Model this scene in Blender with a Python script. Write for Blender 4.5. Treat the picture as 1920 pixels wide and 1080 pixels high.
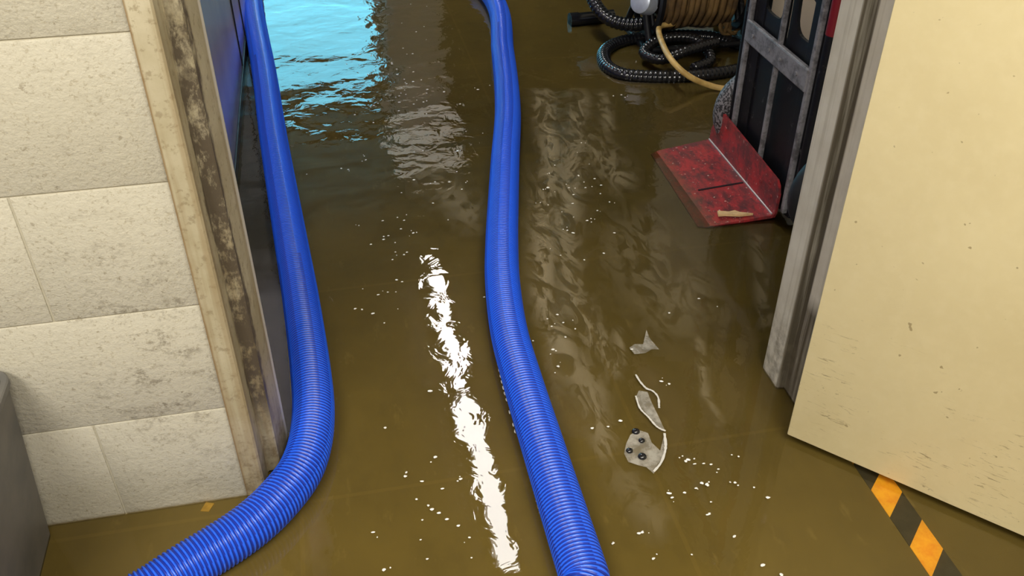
import bpy, bmesh, math, random
import numpy as np
from mathutils import Vector, Matrix

for o in list(bpy.data.objects):
    bpy.data.objects.remove(o, do_unlink=True)
scn = bpy.context.scene
COL = scn.collection
random.seed(7)
PI = math.pi

# ------------------------------------------------------------------ camera
# room axes: x along the door wall, y into the flooded hall, z=0 is the water surface
CAM_H = 1.2
PITCH, YAW, FPX = math.radians(36), math.radians(11.7), 1710.0
cam = bpy.data.cameras.new('camera')
cam.sensor_width = 36.0
cam.lens = FPX / 1920 * 36.0
cam.clip_start = 0.02
co = bpy.data.objects.new('camera', cam)
co.location = (0, 0, CAM_H)
co.rotation_euler = (PI / 2 - PITCH, 0, -YAW)
COL.objects.link(co)
scn.camera = co

# ------------------------------------------------------------------ view, world, lamps
vs = scn.view_settings
vs.view_transform = 'Standard'
vs.look = 'None'
vs.gamma = 1.0
vs.use_curve_mapping = False
vs.exposure = 0.0
w = bpy.data.worlds.new('world')
scn.world = w
w.use_nodes = True
w.node_tree.nodes['Background'].inputs[0].default_value = (0.8, 0.85, 1.0, 1)
w.node_tree.nodes['Background'].inputs[1].default_value = 0.05


def area(name, loc, target, size, energy, color):
    l = bpy.data.lights.new(name, 'AREA')
    l.shape = 'RECTANGLE'
    l.size, l.size_y = size
    l.energy = energy
    l.color = color
    o = bpy.data.objects.new(name, l)
    o.location = loc
    o.rotation_euler = (Vector(target) - Vector(loc)).to_track_quat('-Z', 'Y').to_euler()
    COL.objects.link(o)
    return o


area('near_room_lamp', (-1.0, -0.75, 2.45), (0.1, 1.0, 0.2), (1.2, 0.5), 60, (1.0, 0.955, 0.87))
area('near_room_lamp', (0.55, -0.5, 2.48), (0.3, 1.0, 0), (1.2, 0.4), 50, (1.0, 0.955, 0.87))  # unseen fill light added to brighten the frame and door
LIGHT_E = 30.0        # tube fixtures in the hall
DAY_E = 5.5           # daylight in the far door


# ------------------------------------------------------------------ helpers
def G(u, v, z=0.0):
    """point of the place at height z seen at pixel (u, v) of the 1920x1080 photograph"""
    dx, dy = (u - 960) / FPX, (540 - v) / FPX
    c, s = math.cos(PITCH), math.sin(PITCH)
    X, Y, Z = dx, c + dy * s, -s + dy * c
    ca, sa = math.cos(YAW), math.sin(YAW)
    t = (z - CAM_H) / Z
    return Vector(((X * ca + Y * sa) * t, (-X * sa + Y * ca) * t, z))


def link(name, me, mats, parent=None):
    o = bpy.data.objects.new(name, me)
    COL.objects.link(o)
    for m in (mats if isinstance(mats, (list, tuple)) else [mats]):
        me.materials.append(m)
    if parent:
        o.parent = parent
        o.matrix_parent_inverse = Matrix.Identity(4)
        o.location = -parent.location
    return o


def obj(name, bm, mats, parent=None, smooth=False, angle=40):
    me = bpy.data.meshes.new(name)
    bmesh.ops.recalc_face_normals(bm, faces=bm.faces)
    bm.to_mesh(me)
    bm.free()
    if smooth:
        for p in me.polygons:
            p.use_smooth = True
        try:
            me.set_sharp_from_angle(angle=math.radians(angle))
        except Exception:
            pass
    return link(name, me, mats, parent)


def tag(o, label=None, cat=None, group=None, kind=None):
    if label: o['label'] = label
    if cat: o['category'] = cat
    if group: o['group'] = group
    if kind: o['kind'] = kind
    return o


def thing(name, loc, label, cat, group=None):
    o = bpy.data.objects.new(name, None)
    o.empty_display_size = 0.05
    o.location = loc
    COL.objects.link(o)
    return tag(o, label, cat, group)


def add_box(bm, a, b, bev=0.0, seg=2, M=None, mi=0):
    r = bmesh.ops.create_cube(bm, size=1.0)
    vs_ = r['verts']
    for v in vs_:
        v.co = Vector(((a[0] + b[0]) / 2 + v.co.x * (b[0] - a[0]),
                       (a[1] + b[1]) / 2 + v.co.y * (b[1] - a[1]),
                       (a[2] + b[2]) / 2 + v.co.z * (b[2] - a[2])))
    fs = set(f for v in vs_ for f in v.link_faces)
    if bev > 0:
        es = list(set(e for v in vs_ for e in v.link_edges))
        r2 = bmesh.ops.bevel(bm, geom=es, offset=bev, segments=seg, affect='EDGES', profile=0.5)
        vs_ = list(set(v for f in r2['faces'] for v in f.verts) | set(v for v in vs_ if v.is_valid))
    if M is not None:
        for v in vs_:
            v.co = M @ v.co
    if mi:
        for f in set(f for v in vs_ for f in v.link_faces):
            f.material_index = mi
    return vs_


def add_prism(bm, pts, axis, lo, hi):
    """extrude a 2D polygon along an axis"""
    def mk(p, h):
        if axis == 'x': return Vector((h, p[0], p[1]))
        if axis == 'y': return Vector((p[0], h, p[1]))
        return Vector((p[0], p[1], h))
    A = [bm.verts.new(mk(p, lo)) for p in pts]
    B = [bm.verts.new(mk(p, hi)) for p in pts]
    n = len(pts)
    fs = [bm.faces.new(A), bm.faces.new(B[::-1])]
    for i in range(n):
        fs.append(bm.faces.new((A[i], B[i], B[(i + 1) % n], A[(i + 1) % n])))
    return fs


def catmull(P, n=16):
    P = [Vector(p) for p in P]
    Q = [P[0] * 2 - P[1]] + P + [P[-1] * 2 - P[-2]]
    out = []
    for i in range(1, len(Q) - 2):
        p0, p1, p2, p3 = Q[i - 1], Q[i], Q[i + 1], Q[i + 2]
        for k in range(n):
            t = k / n
            out.append(0.5 * ((2 * p1) + (p2 - p0) * t + (2 * p0 - 5 * p1 + 4 * p2 - p3) * t * t
                              + (3 * p1 - p0 - 3 * p2 + p3) * t ** 3))
    out.append(Q[-2])
    return out


def resample(P, ds):
    A = np.array([tuple(p) for p in P])
    L = np.concatenate([[0], np.cumsum(np.linalg.norm(np.diff(A, axis=0), axis=1))])
    n = max(2, int(L[-1] / ds))
    s = np.linspace(0, L[-1], n + 1)
    return s, np.stack([np.interp(s, L, A[:, k]) for k in range(3)], 1)


def tube_mesh(name, P, radius, ds, seg=16, rib=None, helix=True, mats=None, parent=None):
    """swept tube; rib = (pitch, amplitude): a helical rib runs round it (material 1 = groove)"""
    s, C = resample(catmull(P, 24), ds)
    T = np.gradient(C, axis=0)
    T /= np.linalg.norm(T, axis=1)[:, None]
    up = np.array([0.0, 0.0, 1.0])
    n0 = np.cross(T[0], up)
    if np.linalg.norm(n0) < 1e-3:
        n0 = np.array([1.0, 0, 0])
    n0 /= np.linalg.norm(n0)
    N = []
    for t in T:
        n0 = n0 - t * (n0 @ t)
        n0 /= np.linalg.norm(n0)
        N.append(n0.copy())
    N = np.array(N)
    B = np.cross(T, N)
    ang = np.linspace(0, 2 * PI, seg, endpoint=False)
    R = np.full((len(s), seg), radius, float)
    ph = None
    if rib:
        off_ = rib[2] if len(rib) > 2 else 0.5
        ph = (s / rib[0])[:, None] + (ang / (2 * PI))[None, :] * (1 if helix else 0)
        wv = np.cos(2 * PI * ph)
        R += rib[1] * np.clip(wv * 1.6 + off_, -1, 1)
    V = (C[:, None, :] + R[:, :, None] * (np.cos(ang)[None, :, None] * N[:, None, :] + np.sin(ang)[None, :, None] * B[:, None, :]))
    n = len(s)
    verts = V.reshape(-1, 3).tolist()
    i = np.arange(n - 1)[:, None] * seg
    j = np.arange(seg)[None, :]
    jn = (j + 1) % seg
    F = np.stack([i + j, i + jn, i + seg + jn, i + seg + j], -1).reshape(-1, 4).tolist()
    F.append(list(range(seg))[::-1])
    F.append([(n - 1) * seg + k for k in range(seg)])
    me = bpy.data.meshes.new(name)
    me.from_pydata(verts, [], F)
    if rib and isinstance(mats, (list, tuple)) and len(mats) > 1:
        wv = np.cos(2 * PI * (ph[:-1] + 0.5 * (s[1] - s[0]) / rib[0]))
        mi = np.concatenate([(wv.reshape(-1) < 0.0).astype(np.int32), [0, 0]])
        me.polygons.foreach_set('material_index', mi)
    me.polygons.foreach_set('use_smooth', np.ones(len(me.polygons), bool))
    me.update()
    return link(name, me, mats, parent)


def add_cyl(bm, c0, c1, r, seg=24, r2=None):
    c0, c1 = Vector(c0), Vector(c1)
    d = c1 - c0
    M = Matrix.Translation((c0 + c1) / 2) @ d.to_track_quat('Z', 'Y').to_matrix().to_4x4()
    bmesh.ops.create_cone(bm, cap_ends=True, segments=seg, radius1=r, radius2=r if r2 is None else r2,
                          depth=d.length, matrix=M)


def add_lathe(bm, prof, c, axis, seg=32):
    """prof: list of (h, r) along axis; closed ring profile"""
    axis = Vector(axis).normalized()
    q = axis.to_track_quat('Z', 'Y').to_matrix()
    rings = []
    for k in range(seg):
        a = 2 * PI * k / seg
        rings.append([bm.verts.new(Vector(c) + q @ Vector((r * math.cos(a), r * math.sin(a), h))) for h, r in prof])
    n = len(prof)
    for k in range(seg):
        for i in range(n):
            bm.faces.new((rings[k][i], rings[(k + 1) % seg][i], rings[(k + 1) % seg][(i + 1) % n], rings[k][(i + 1) % n]))


# ------------------------------------------------------------------ materials
class Mat:
    def __init__(self, name, col=(0.5, 0.5, 0.5), rough=0.5, metal=0.0, spec=0.5):
        self.m = bpy.data.materials.new(name)
        self.m.use_nodes = True
        self.nt = self.m.node_tree
        self.b = self.nt.nodes['Principled BSDF']
        self.b.inputs['Base Color'].default_value = (*col, 1)
        self.b.inputs['Roughness'].default_value = rough
        self.b.inputs['Metallic'].default_value = metal
        self.b.inputs['Specular IOR Level'].default_value = spec
        self.col = None
        self.bump_ = None

    def n(self, t, **kw):
        x = self.nt.nodes.new(t)
        for k, v in kw.items():
            if k in x.inputs: x.inputs[k].default_value = v
            else: setattr(x, k, v)
        return x

    def l(self, a, b): self.nt.links.new(a, b)

    def pos(self):
        return self.n('ShaderNodeNewGeometry').outputs['Position']

    def mapped(self, scale=(1, 1, 1), loc=(0, 0, 0)):
        mp = self.n('ShaderNodeMapping')
        mp.inputs['Scale'].default_value = scale
        mp.inputs['Location'].default_value = loc
        self.l(self.pos(), mp.inputs['Vector'])
        return mp.outputs[0]

    def noise(self, scale, detail=4, rough=0.55, vec=None, dist=0.0):
        t = self.n('ShaderNodeTexNoise')
        t.inputs['Scale'].default_value = scale
        t.inputs['Detail'].default_value = detail
        t.inputs['Roughness'].default_value = rough
        t.inputs['Distortion'].default_value = dist
        self.l(vec if vec is not None else self.pos(), t.inputs['Vector'])
        return t.outputs['Fac']

    def ramp(self, fac, stops):
        r = self.n('ShaderNodeValToRGB')
        e = r.color_ramp.elements
        while len(e) < len(stops): e.new(0.5)
        for i, (p, c) in enumerate(stops):
            e[i].position = p
            e[i].color = (c, c, c, 1) if isinstance(c, (int, float)) else (*c, 1)
        self.l(fac, r.inputs[0])
        return r.outputs[0]

    def math(self, op, a, b=None, clamp=False):
        x = self.n('ShaderNodeMath', operation=op)
        x.use_clamp = clamp
        for i, q in enumerate((a, b)):
            if q is None: continue
            if isinstance(q, (int, float)): x.inputs[i].default_value = q
            else: self.l(q, x.inputs[i])
        return x.outputs[0]

    def mix(self, fac, a, b):
        x = self.n('ShaderNodeMix', data_type='RGBA')
        for i, q in ((0, fac), (6, a), (7, b)):
            if isinstance(q, (int, float)): x.inputs[i].default_value = q
            elif isinstance(q, tuple): x.inputs[i].default_value = (*q, 1)
            else: self.l(q, x.inputs[i])
        return x.outputs[2]

    def band(self, val, a, b, soft):
        """1 between a and b with soft edges"""
        up = self.n('ShaderNodeMapRange'); up.inputs[1].default_value = a - soft; up.inputs[2].default_value = a + soft
        dn = self.n('ShaderNodeMapRange'); dn.inputs[1].default_value = b - soft; dn.inputs[2].default_value = b + soft
        dn.inputs[3].default_value = 1; dn.inputs[4].default_value = 0
        self.l(val, up.inputs[0]); self.l(val, dn.inputs[0])
        return self.math('MULTIPLY', up.outputs[0], dn.outputs[0])

    def xyz(self):
        s = self.n('ShaderNodeSeparateXYZ')
        self.l(self.pos(), s.inputs[0])
        return s.outputs

    def base(self, c): self.l(c, self.b.inputs['Base Color'])

    def rough(self, c): self.l(c, self.b.inputs['Roughness'])

    def bump(self, h, strength=0.3, dist=0.01):
        b = self.n('ShaderNodeBump')
        b.inputs['Strength'].default_value = strength
        b.inputs['Distance'].default_value = dist
        self.l(h, b.inputs['Height'])
        self.l(b.outputs[0], self.b.inputs['Normal'])


M = {}


def simple(key, col, rough=0.5, metal=0.0, spec=0.5, var=0.0, scale=30):
    m = Mat(key, col, rough, metal, spec)
    if var:
        f = m.noise(scale, 5)
        m.base(m.mix(m.ramp(f, [(0.35, 0), (0.7, 1)]), col, tuple(c * (1 - var) for c in col)))
    M[key] = m.m
    return m


# painted concrete block
m = Mat('painted_block', (0.62, 0.56, 0.42), 0.55)
x, y, z = m.xyz()
base = m.mix(m.ramp(m.noise(3.0, 5), [(0.3, 0), (0.7, 1)]), (0.57, 0.535, 0.435), (0.50, 0.465, 0.365))
pit = m.ramp(m.noise(210, 3, 0.6), [(0.58, 0), (0.66, 1)])
base = m.mix(m.math('MULTIPLY', pit, 0.42), base, (0.30, 0.25, 0.16))
sp = m.ramp(m.noise(75, 4, 0.7), [(0.625, 0), (0.69, 1)])
base = m.mix(m.math('MULTIPLY', sp, 0.55), base, (0.22, 0.18, 0.11))
near_frame = m.band(x, -0.40, -0.20, 0.07)
scf = m.ramp(m.noise(16, 7, 0.72, m.mapped((1, 1, 1.9))), [(0.50, 0), (0.60, 1)])
fine = m.ramp(m.noise(120, 4, 0.7), [(0.42, 0), (0.6, 1)])
low = m.band(z, 0.10, 0.50, 0.12)
d = m.math('MULTIPLY', m.math('MULTIPLY', scf, near_frame), m.math('MULTIPLY', fine, m.math('ADD', m.math('MULTIPLY', low, 0.5), 0.14)), True)
base = m.mix(d, base, (0.16, 0.13, 0.085))
wl = m.math('MULTIPLY', m.band(z, -0.1, 0.002, 0.004), m.noise(40, 3))
base = m.mix(wl, base, (0.16, 0.11, 0.05))
m.base(base)
m.bump(m.math('ADD', m.noise(160, 4, 0.7), m.math('MULTIPLY', m.noise(40, 3), 0.7)), 0.35, 0.004)
M['block'] = m.m
m = Mat('mortar', (0.46, 0.42, 0.32), 0.7)
f = m.noise(60, 4)
m.base(m.mix(f, (0.40, 0.36, 0.26), (0.55, 0.51, 0.40)))
M['mortar'] = m.m

# dirty cream door frame, left: dark wear runs up the rebate and edges
m = Mat('worn_frame_paint', (0.6, 0.53, 0.36), 0.45)
x, y, z = m.xyz()
base = m.mix(m.ramp(m.noise(7, 6, 0.65), [(0.38, 0), (0.62, 1)]), (0.52, 0.465, 0.33), (0.40, 0.345, 0.22))
drop = m.ramp(m.noise(60, 5, 0.7), [(0.54, 0), (0.62, 1)])
base = m.mix(m.math('MULTIPLY', drop, 0.5), base, (0.20, 0.15, 0.08))
vst = m.noise(55, 5, 0.6, m.mapped((1, 1, 0.03)))
base = m.mix(m.math('MULTIPLY', m.ramp(vst, [(0.47, 0), (0.60, 1)]), 0.5), base, (0.27, 0.19, 0.09))
wob = m.math('MULTIPLY', m.math('SUBTRACT', m.noise(9, 6, 0.7), 0.5), 0.05)
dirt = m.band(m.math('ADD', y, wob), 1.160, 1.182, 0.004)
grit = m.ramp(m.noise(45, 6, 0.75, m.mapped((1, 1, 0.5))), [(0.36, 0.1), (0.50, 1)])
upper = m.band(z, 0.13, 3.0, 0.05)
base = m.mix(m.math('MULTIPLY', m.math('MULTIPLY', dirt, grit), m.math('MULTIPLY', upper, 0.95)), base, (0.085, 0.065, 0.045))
rust = m.band(m.math('ADD', x, m.math('MULTIPLY', wob, 0.1)), -0.235, -0.2262, 0.001)
base = m.mix(m.math('MULTIPLY', rust, 0.75), base, (0.22, 0.13, 0.05))
low = m.math('MULTIPLY', m.band(z, -0.1, 0.10, 0.05), m.ramp(m.noise(30, 6, 0.7), [(0.4, 0), (0.62, 1)]))
base = m.mix(m.math('MULTIPLY', low, 0.75), base, (0.17, 0.12, 0.065))
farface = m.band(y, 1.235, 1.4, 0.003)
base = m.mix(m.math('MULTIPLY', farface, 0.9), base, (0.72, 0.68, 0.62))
m.base(base)
m.bump(m.noise(90, 5), 0.2, 0.002)
M['frame_left'] = m.m

# right frame: pale grey cream, dark rebate, the dark wider near the bottom
m = Mat('grey_frame_paint', (0.5, 0.47, 0.4), 0.45)
x, y, z = m.xyz()
base = m.mix(m.ramp(m.noise(14, 6, 0.6), [(0.35, 0), (0.7, 1)]), (0.60, 0.565, 0.49), (0.50, 0.46, 0.385))
vst = m.noise(70, 5, 0.6, m.mapped((1, 1, 0.03)))
base = m.mix(m.math('MULTIPLY', m.ramp(vst, [(0.50, 0), (0.62, 1)]), 0.35), base, (0.30, 0.26, 0.19))
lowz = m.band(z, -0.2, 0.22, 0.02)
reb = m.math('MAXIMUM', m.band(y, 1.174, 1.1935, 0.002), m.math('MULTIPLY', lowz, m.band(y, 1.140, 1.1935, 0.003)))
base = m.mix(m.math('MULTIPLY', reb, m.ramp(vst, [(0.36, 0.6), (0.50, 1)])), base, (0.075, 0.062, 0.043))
low = m.math('MULTIPLY', m.band(z, -0.1, 0.14, 0.05), m.ramp(m.noise(40, 6, 0.7), [(0.42, 0), (0.62, 1)]))
base = m.mix(m.math('MULTIPLY', low, 0.6), base, (0.12, 0.10, 0.07))
m.base(base)
M['frame_right'] = m.m

# door leaf: tan paint with scuffs
m = Mat('tan_door_paint', (0.72, 0.58, 0.28), 0.42)
base = m.mix(m.ramp(m.noise(4.5, 5, 0.6), [(0.35, 0), (0.7, 1)]), (0.76, 0.655, 0.385), (0.70, 0.595, 0.34))
base = m.mix(m.math('MULTIPLY', m.ramp(m.noise(55, 4), [(0.45, 0), (0.7, 1)]), 0.25), base, (0.80, 0.70, 0.44))
x, y, z = m.xyz()
zone = m.band(z, 0.04, 0.26, 0.05)
scr = m.noise(46, 7, 0.72, m.mapped((0.5, 0.5, 3.0)), 1.2)
scr = m.math('MULTIPLY', m.ramp(scr, [(0.585, 0), (0.625, 1)]), m.ramp(m.noise(9, 3, 0.5, m.mapped((1, 1, 1), (3, 1, 2))), [(0.46, 0), (0.56, 1)]))
base = m.mix(m.math('MULTIPLY', m.math('MULTIPLY', scr, zone), 0.65), base, (0.20, 0.14, 0.06))
spk = m.ramp(m.noise(60, 2, 0.5), [(0.735, 0), (0.76, 1)])
base = m.mix(m.math('MULTIPLY', spk, 0.6), base, (0.22, 0.15, 0.06))
m.base(base)
m.bump(m.noise(180, 3), 0.08, 0.002)
M['door'] = m.m

# silty floor under the water
m = Mat('silty_concrete', (0.2, 0.13, 0.035), 0.8)
base = m.mix(m.ramp(m.noise(2.2, 6, 0.6), [(0.32, 0), (0.70, 1)]), (0.182, 0.142, 0.046), (0.128, 0.100, 0.034))
base = m.mix(m.math('MULTIPLY', m.ramp(m.noise(11, 7, 0.7, m.mapped((1, 0.55, 1))), [(0.5, 0), (0.72, 1)]), 0.45), base, (0.105, 0.083, 0.030))
base = m.mix(m.math('MULTIPLY', m.ramp(m.noise(26, 6, 0.7, m.mapped((1, 0.35, 1))), [(0.60, 0), (0.72, 1)]), 0.35), base, (0.32, 0.25, 0.11))
x, y, z = m.xyz()
jx = m.math('ABSOLUTE', m.math('SUBTRACT', m.math('FRACT', m.math('DIVIDE', m.math('ADD', x, 0.14 + 3.05), 0.61)), 0.5))
jy = m.math('ABSOLUTE', m.math('SUBTRACT', m.math('FRACT', m.math('DIVIDE', m.math('ADD', y, 3.18), 0.61)), 0.5))
jn = m.math('GREATER_THAN', m.math('MAXIMUM', jx, jy), 0.494)
base = m.mix(m.math('MULTIPLY', jn, 0.10), base, (0.36, 0.26, 0.09))
m.base(base)
M['floor'] = m.m

# water: fresnel mix of a clear brownish tint and a mirror, rippled
m = Mat('flood_water')
nt = m.nt
out = nt.nodes['Material Output']
nt.nodes.remove(m.b)
tr = m.n('ShaderNodeBsdfTransparent')
tr.inputs[0].default_value = (0.86, 0.80, 0.60, 1)
gl = m.n('ShaderNodeBsdfGlossy')
gl.inputs['Roughness'].default_value = 0.0
gl.inputs[0].default_value = (1, 1, 1, 1)
fr = m.n('ShaderNodeFresnel')
fr.inputs['IOR'].default_value = 1.36
x, y, z = m.xyz()
amp = m.n('ShaderNodeMapRange')
amp.inputs[1].default_value = 1.0; amp.inputs[2].default_value = 2.6
amp.inputs[3].default_value = 0.32; amp.inputs[4].default_value = 1.25
m.l(y, amp.inputs[0])
h = m.math('ADD', m.math('MULTIPLY', m.noise(5.0, 2, 0.4, m.mapped((1.0, 1.3, 1)), 0.4), 1.0),
           m.math('MULTIPLY', m.noise(19, 3, 0.5, None, 0.6), 0.22))
h = m.math('MULTIPLY', h, amp.outputs[0])
bp = m.n('ShaderNodeBump')
bp.inputs['Strength'].default_value = 1.0
bp.inputs['Distance'].default_value = 0.0045
m.l(h, bp.inputs['Height'])
m.l(bp.outputs[0], gl.inputs['Normal'])
m.l(bp.outputs[0], fr.inputs['Normal'])
mx = m.n('ShaderNodeMixShader')
m.l(fr.outputs[0], mx.inputs[0]); m.l(tr.outputs[0], mx.inputs[1]); m.l(gl.outputs[0], mx.inputs[2])
m.l(mx.outputs[0], out.inputs['Surface'])
M['water'] = m.m

# blue hose
simple('hose_blue', (0.016, 0.125, 0.90), 0.26, 0, 0.6)
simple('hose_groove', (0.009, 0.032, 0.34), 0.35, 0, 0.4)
# others
m = simple('red_paint', (0.42, 0.025, 0.03), 0.38)
base = m.mix(m.ramp(m.noise(18, 7, 0.7, m.mapped((2.2, 0.9, 1))), [(0.40, 0), (0.60, 1)]), (0.42, 0.03, 0.035), (0.13, 0.028, 0.03))
base = m.mix(m.math('MULTIPLY', m.ramp(m.noise(50, 6, 0.75), [(0.52, 0), (0.62, 1)]), 0.65), base, (0.05, 0.025, 0.03))
base = m.mix(m.ramp(m.noise(110, 3, 0.6), [(0.66, 0), (0.70, 1)]), base, (0.6, 0.5, 0.42))
xr, yr, zr = m.xyz()
mud = m.math('MULTIPLY', m.band(m.math('ADD', xr, m.math('MULTIPLY', m.noise(22, 6, 0.7), 0.06)), 0.7, 0.905, 0.025), m.band(zr, -0.1, 0.016, 0.001))
base = m.mix(m.math('MULTIPLY', mud, 0.6), base, (0.17, 0.10, 0.04))
m.base(base)
simple('red_tube', (0.20, 0.010, 0.016), 0.35)
m = simple('silver_edge', (0.55, 0.52, 0.52), 0.35, 0.7)
m = simple('dusty_grey', (0.20, 0.19, 0.20), 0.42)
base = m.mix(m.ramp(m.noise(34, 6, 0.75), [(0.45, 0), (0.62, 1)]), (0.24, 0.23, 0.245), (0.09, 0.085, 0.09))
m.base(base)
m = simple('black_paint', (0.006, 0.006, 0.008), 0.45, 0, 0.3)
base = m.mix(m.math('MULTIPLY', m.ramp(m.noise(26, 7, 0.75), [(0.62, 0), (0.70, 1)]), 0.7), (0.006, 0.006, 0.008), (0.20, 0.19, 0.19))
m.base(base)
simple('rubber', (0.014, 0.014, 0.016), 0.6, var=0.4, scale=40)
m = simple('tread_rubber', (0.06, 0.058, 0.06), 0.6)
m.base(m.mix(m.ramp(m.noise(150, 2, 0.5), [(0.47, 0), (0.53, 1)]), (0.20, 0.19, 0.20), (0.025, 0.024, 0.026)))
simple('black_hose', (0.009, 0.009, 0.011), 0.16, 0, 0.7)
m = simple('yellow_hose', (0.62, 0.42, 0.14), 0.4)
m.base(m.mix(m.ramp(m.noise(30, 4), [(0.4, 0), (0.65, 1)]), (0.70, 0.48, 0.17), (0.48, 0.30, 0.09)))
m = simple('tan_hose', (0.20, 0.12, 0.05), 0.45)
m.base(m.mix(m.ramp(m.noise(12, 4), [(0.4, 0), (0.65, 1)]), (0.24, 0.145, 0.055), (0.09, 0.055, 0.028)))
simple('pale_metal', (0.62, 0.68, 0.80), 0.35, 0.3, 0.5, 0.2, 40)
m = simple('bin_plastic', (0.085, 0.08, 0.072), 0.5)
m.base(m.mix(m.ramp(m.noise(9, 5, 0.6), [(0.35, 0), (0.68, 1)]), (0.15, 0.14, 0.125), (0.085, 0.085, 0.085)))
simple('bag_black', (0.008, 0.008, 0.008), 0.35)
m = simple('tape_yellow', (0.80, 0.40, 0.03), 0.5)
m.base(m.mix(m.ramp(m.noise(35, 6, 0.7), [(0.4, 0), (0.68, 1)]), (0.98, 0.56, 0.05), (0.85, 0.36, 0.03)))
simple('tape_faded', (0.50, 0.33, 0.07), 0.6, var=0.4, scale=60)
m = simple('tape_black', (0.06, 0.058, 0.05), 0.55, var=0.35, scale=50)
simple('wood', (0.80, 0.55, 0.27), 0.6, var=0.3, scale=80)
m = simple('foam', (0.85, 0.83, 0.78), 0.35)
simple('foam_thin', (0.66, 0.63, 0.57), 0.35)
simple('hall_wall', (0.62, 0.52, 0.37), 0.55, var=0.15, scale=5)
m = simple('steel_panel', (0.8, 0.8, 0.9), 0.36, 1.0)
m.base(m.mix(m.ramp(m.noise(6, 4), [(0.4, 0), (0.7, 1)]), (0.86, 0.82, 1.0), (0.72, 0.69, 0.92)))
simple('dark_mat', (0.045, 0.04, 0.038), 0.7, var=0.3, scale=20)
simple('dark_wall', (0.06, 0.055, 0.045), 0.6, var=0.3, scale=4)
simple('ceiling_paint', (0.30, 0.28, 0.23), 0.7, var=0.3, scale=3)
simple('near_ceiling', (0.6, 0.58, 0.52), 0.7)
simple('cove_base', (0.012, 0.012, 0.013), 0.35)
simple('white_metal', (0.75, 0.75, 0.73), 0.4)
simple('galvanised', (0.80, 0.76, 0.68), 0.5, 0.0, 0.5, 0.25, 14)
simple('pillar_grey', (0.72, 0.66, 0.64), 0.5, var=0.15, scale=6)


def emit(key, col, e):
    mm = bpy.data.materials.new(key)
    mm.use_nodes = True
    b = mm.node_tree.nodes['Principled BSDF']
    b.inputs['Base Color'].default_value = (*col, 1)
    b.inputs['Emission Color'].default_value = (*col, 1)
    b.inputs['Emission Strength'].default_value = e
    M[key] = mm


emit('tube_lens', (1.0, 0.97, 0.93), LIGHT_E)
emit('dim_lens', (1.0, 0.88, 0.75), 1.8)
emit('daylight_pane', (0.20, 0.76, 1.0), DAY_E)

# translucent scum film
m = Mat('scum_film', (0.60, 0.56, 0.48), 0.3)
al = m.ramp(m.noise(28, 5, 0.65), [(0.38, 0.18), (0.62, 0.6)])
m.l(al, m.b.inputs['Alpha'])
M['scum'] = m.m

m = Mat('silt_film', (0.40, 0.315, 0.175), 0.45, 0, 0.2)  # film tint standing in for pale reflections on the water
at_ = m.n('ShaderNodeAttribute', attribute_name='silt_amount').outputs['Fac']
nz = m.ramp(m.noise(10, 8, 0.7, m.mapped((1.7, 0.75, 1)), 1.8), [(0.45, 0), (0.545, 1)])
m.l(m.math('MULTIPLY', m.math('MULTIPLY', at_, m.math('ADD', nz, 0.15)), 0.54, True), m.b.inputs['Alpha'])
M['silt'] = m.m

# ------------------------------------------------------------------ the setting
FZ = -0.006          # floor under a shallow sheet of water
WY0, WY1 = 1.122, 1.248
XL, XR = -0.29, 1.50   # hall side walls
YB = 8.0


def struct(name, bm, mat, label=None, parent=None, smooth=False):
    o = obj(name, bm, mat, parent, smooth)
    if parent is None:
        o['kind'] = 'structure'
    return o


bm = bmesh.new(); add_box(bm, (-2.75, -1.8, -0.12), (2.45, YB + 0.2, FZ))
struct('floor', bm, M['floor'])

# block wall left of the doorway
bm = bmesh.new()
add_box(bm, (-2.2, WY0 + 0.0022, FZ), (-0.2282, WY1, 2.6), 0, mi=1)
CH = 0.2027
x_end = -0.2285
for r in range(13):
    z0 = FZ if r == 0 else 0.0 + r * CH - 0.001
    z1 = (r + 1) * CH - 0.001
    off = -0.427 if r % 2 == 0 else -0.227
    xs = [off - 0.4 * k for k in range(-1, 6)]
    for xx in xs:
        a, b = max(xx - 0.4, -2.2) + 0.0012, min(xx, x_end + 0.0012) - 0.0012
        if b - a < 0.03: continue
        add_box(bm, (a, WY0, z0 + 0.0009), (b, WY0 + 0.02, z1 - 0.0009), 0.0022, 2)
struct('wall_front', bm, [M['block'], M['mortar']], smooth=True)
# wall right of the doorway, and over it
bm = bmesh.new(); add_box(bm, (0.835, WY0, FZ), (2.4, WY1, 2.6)); struct('wall_front.001', bm, M['block'])
bm = bmesh.new(); add_box(bm, (-0.2282, WY0, 2.10), (0.835, WY1, 2.6)); struct('wall_front.002', bm, M['block'])
# hall walls
XW, XE = -2.6, 2.3     # the hall widens behind the steel panel and behind the reel
YP, YR = 4.0, 3.7
bm = bmesh.new(); add_box(bm, (XL - 0.1, WY1, FZ), (XL, YP, 2.55))
wl_ = struct('wall_left', bm, M['steel_panel'])
for yy, wd in ((1.9, 0.006), (2.97, 0.010), (3.25, 0.006)):
    bm = bmesh.new(); add_box(bm, (XL, yy, 0.03), (XL + 0.004, yy + wd, 2.3), 0.001)
    obj('panel_seam', bm, M['cove_base'], wl_)
bm = bmesh.new(); add_box(bm, (XL, WY1, FZ), (XL + 0.006, YP, 0.030), 0.002)
struct('baseboard_left', bm, M['cove_base'])
bm = bmesh.new(); add_box(bm, (XW, YP - 0.1, FZ), (XL - 0.1, YP, 2.55)); struct('wall_left.002', bm, M['hall_wall'])
bm = bmesh.new(); add_box(bm, (XW - 0.1, YP - 0.1, FZ), (XW, YB, 2.55)); struct('wall_left.003', bm, M['hall_wall'])
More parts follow.
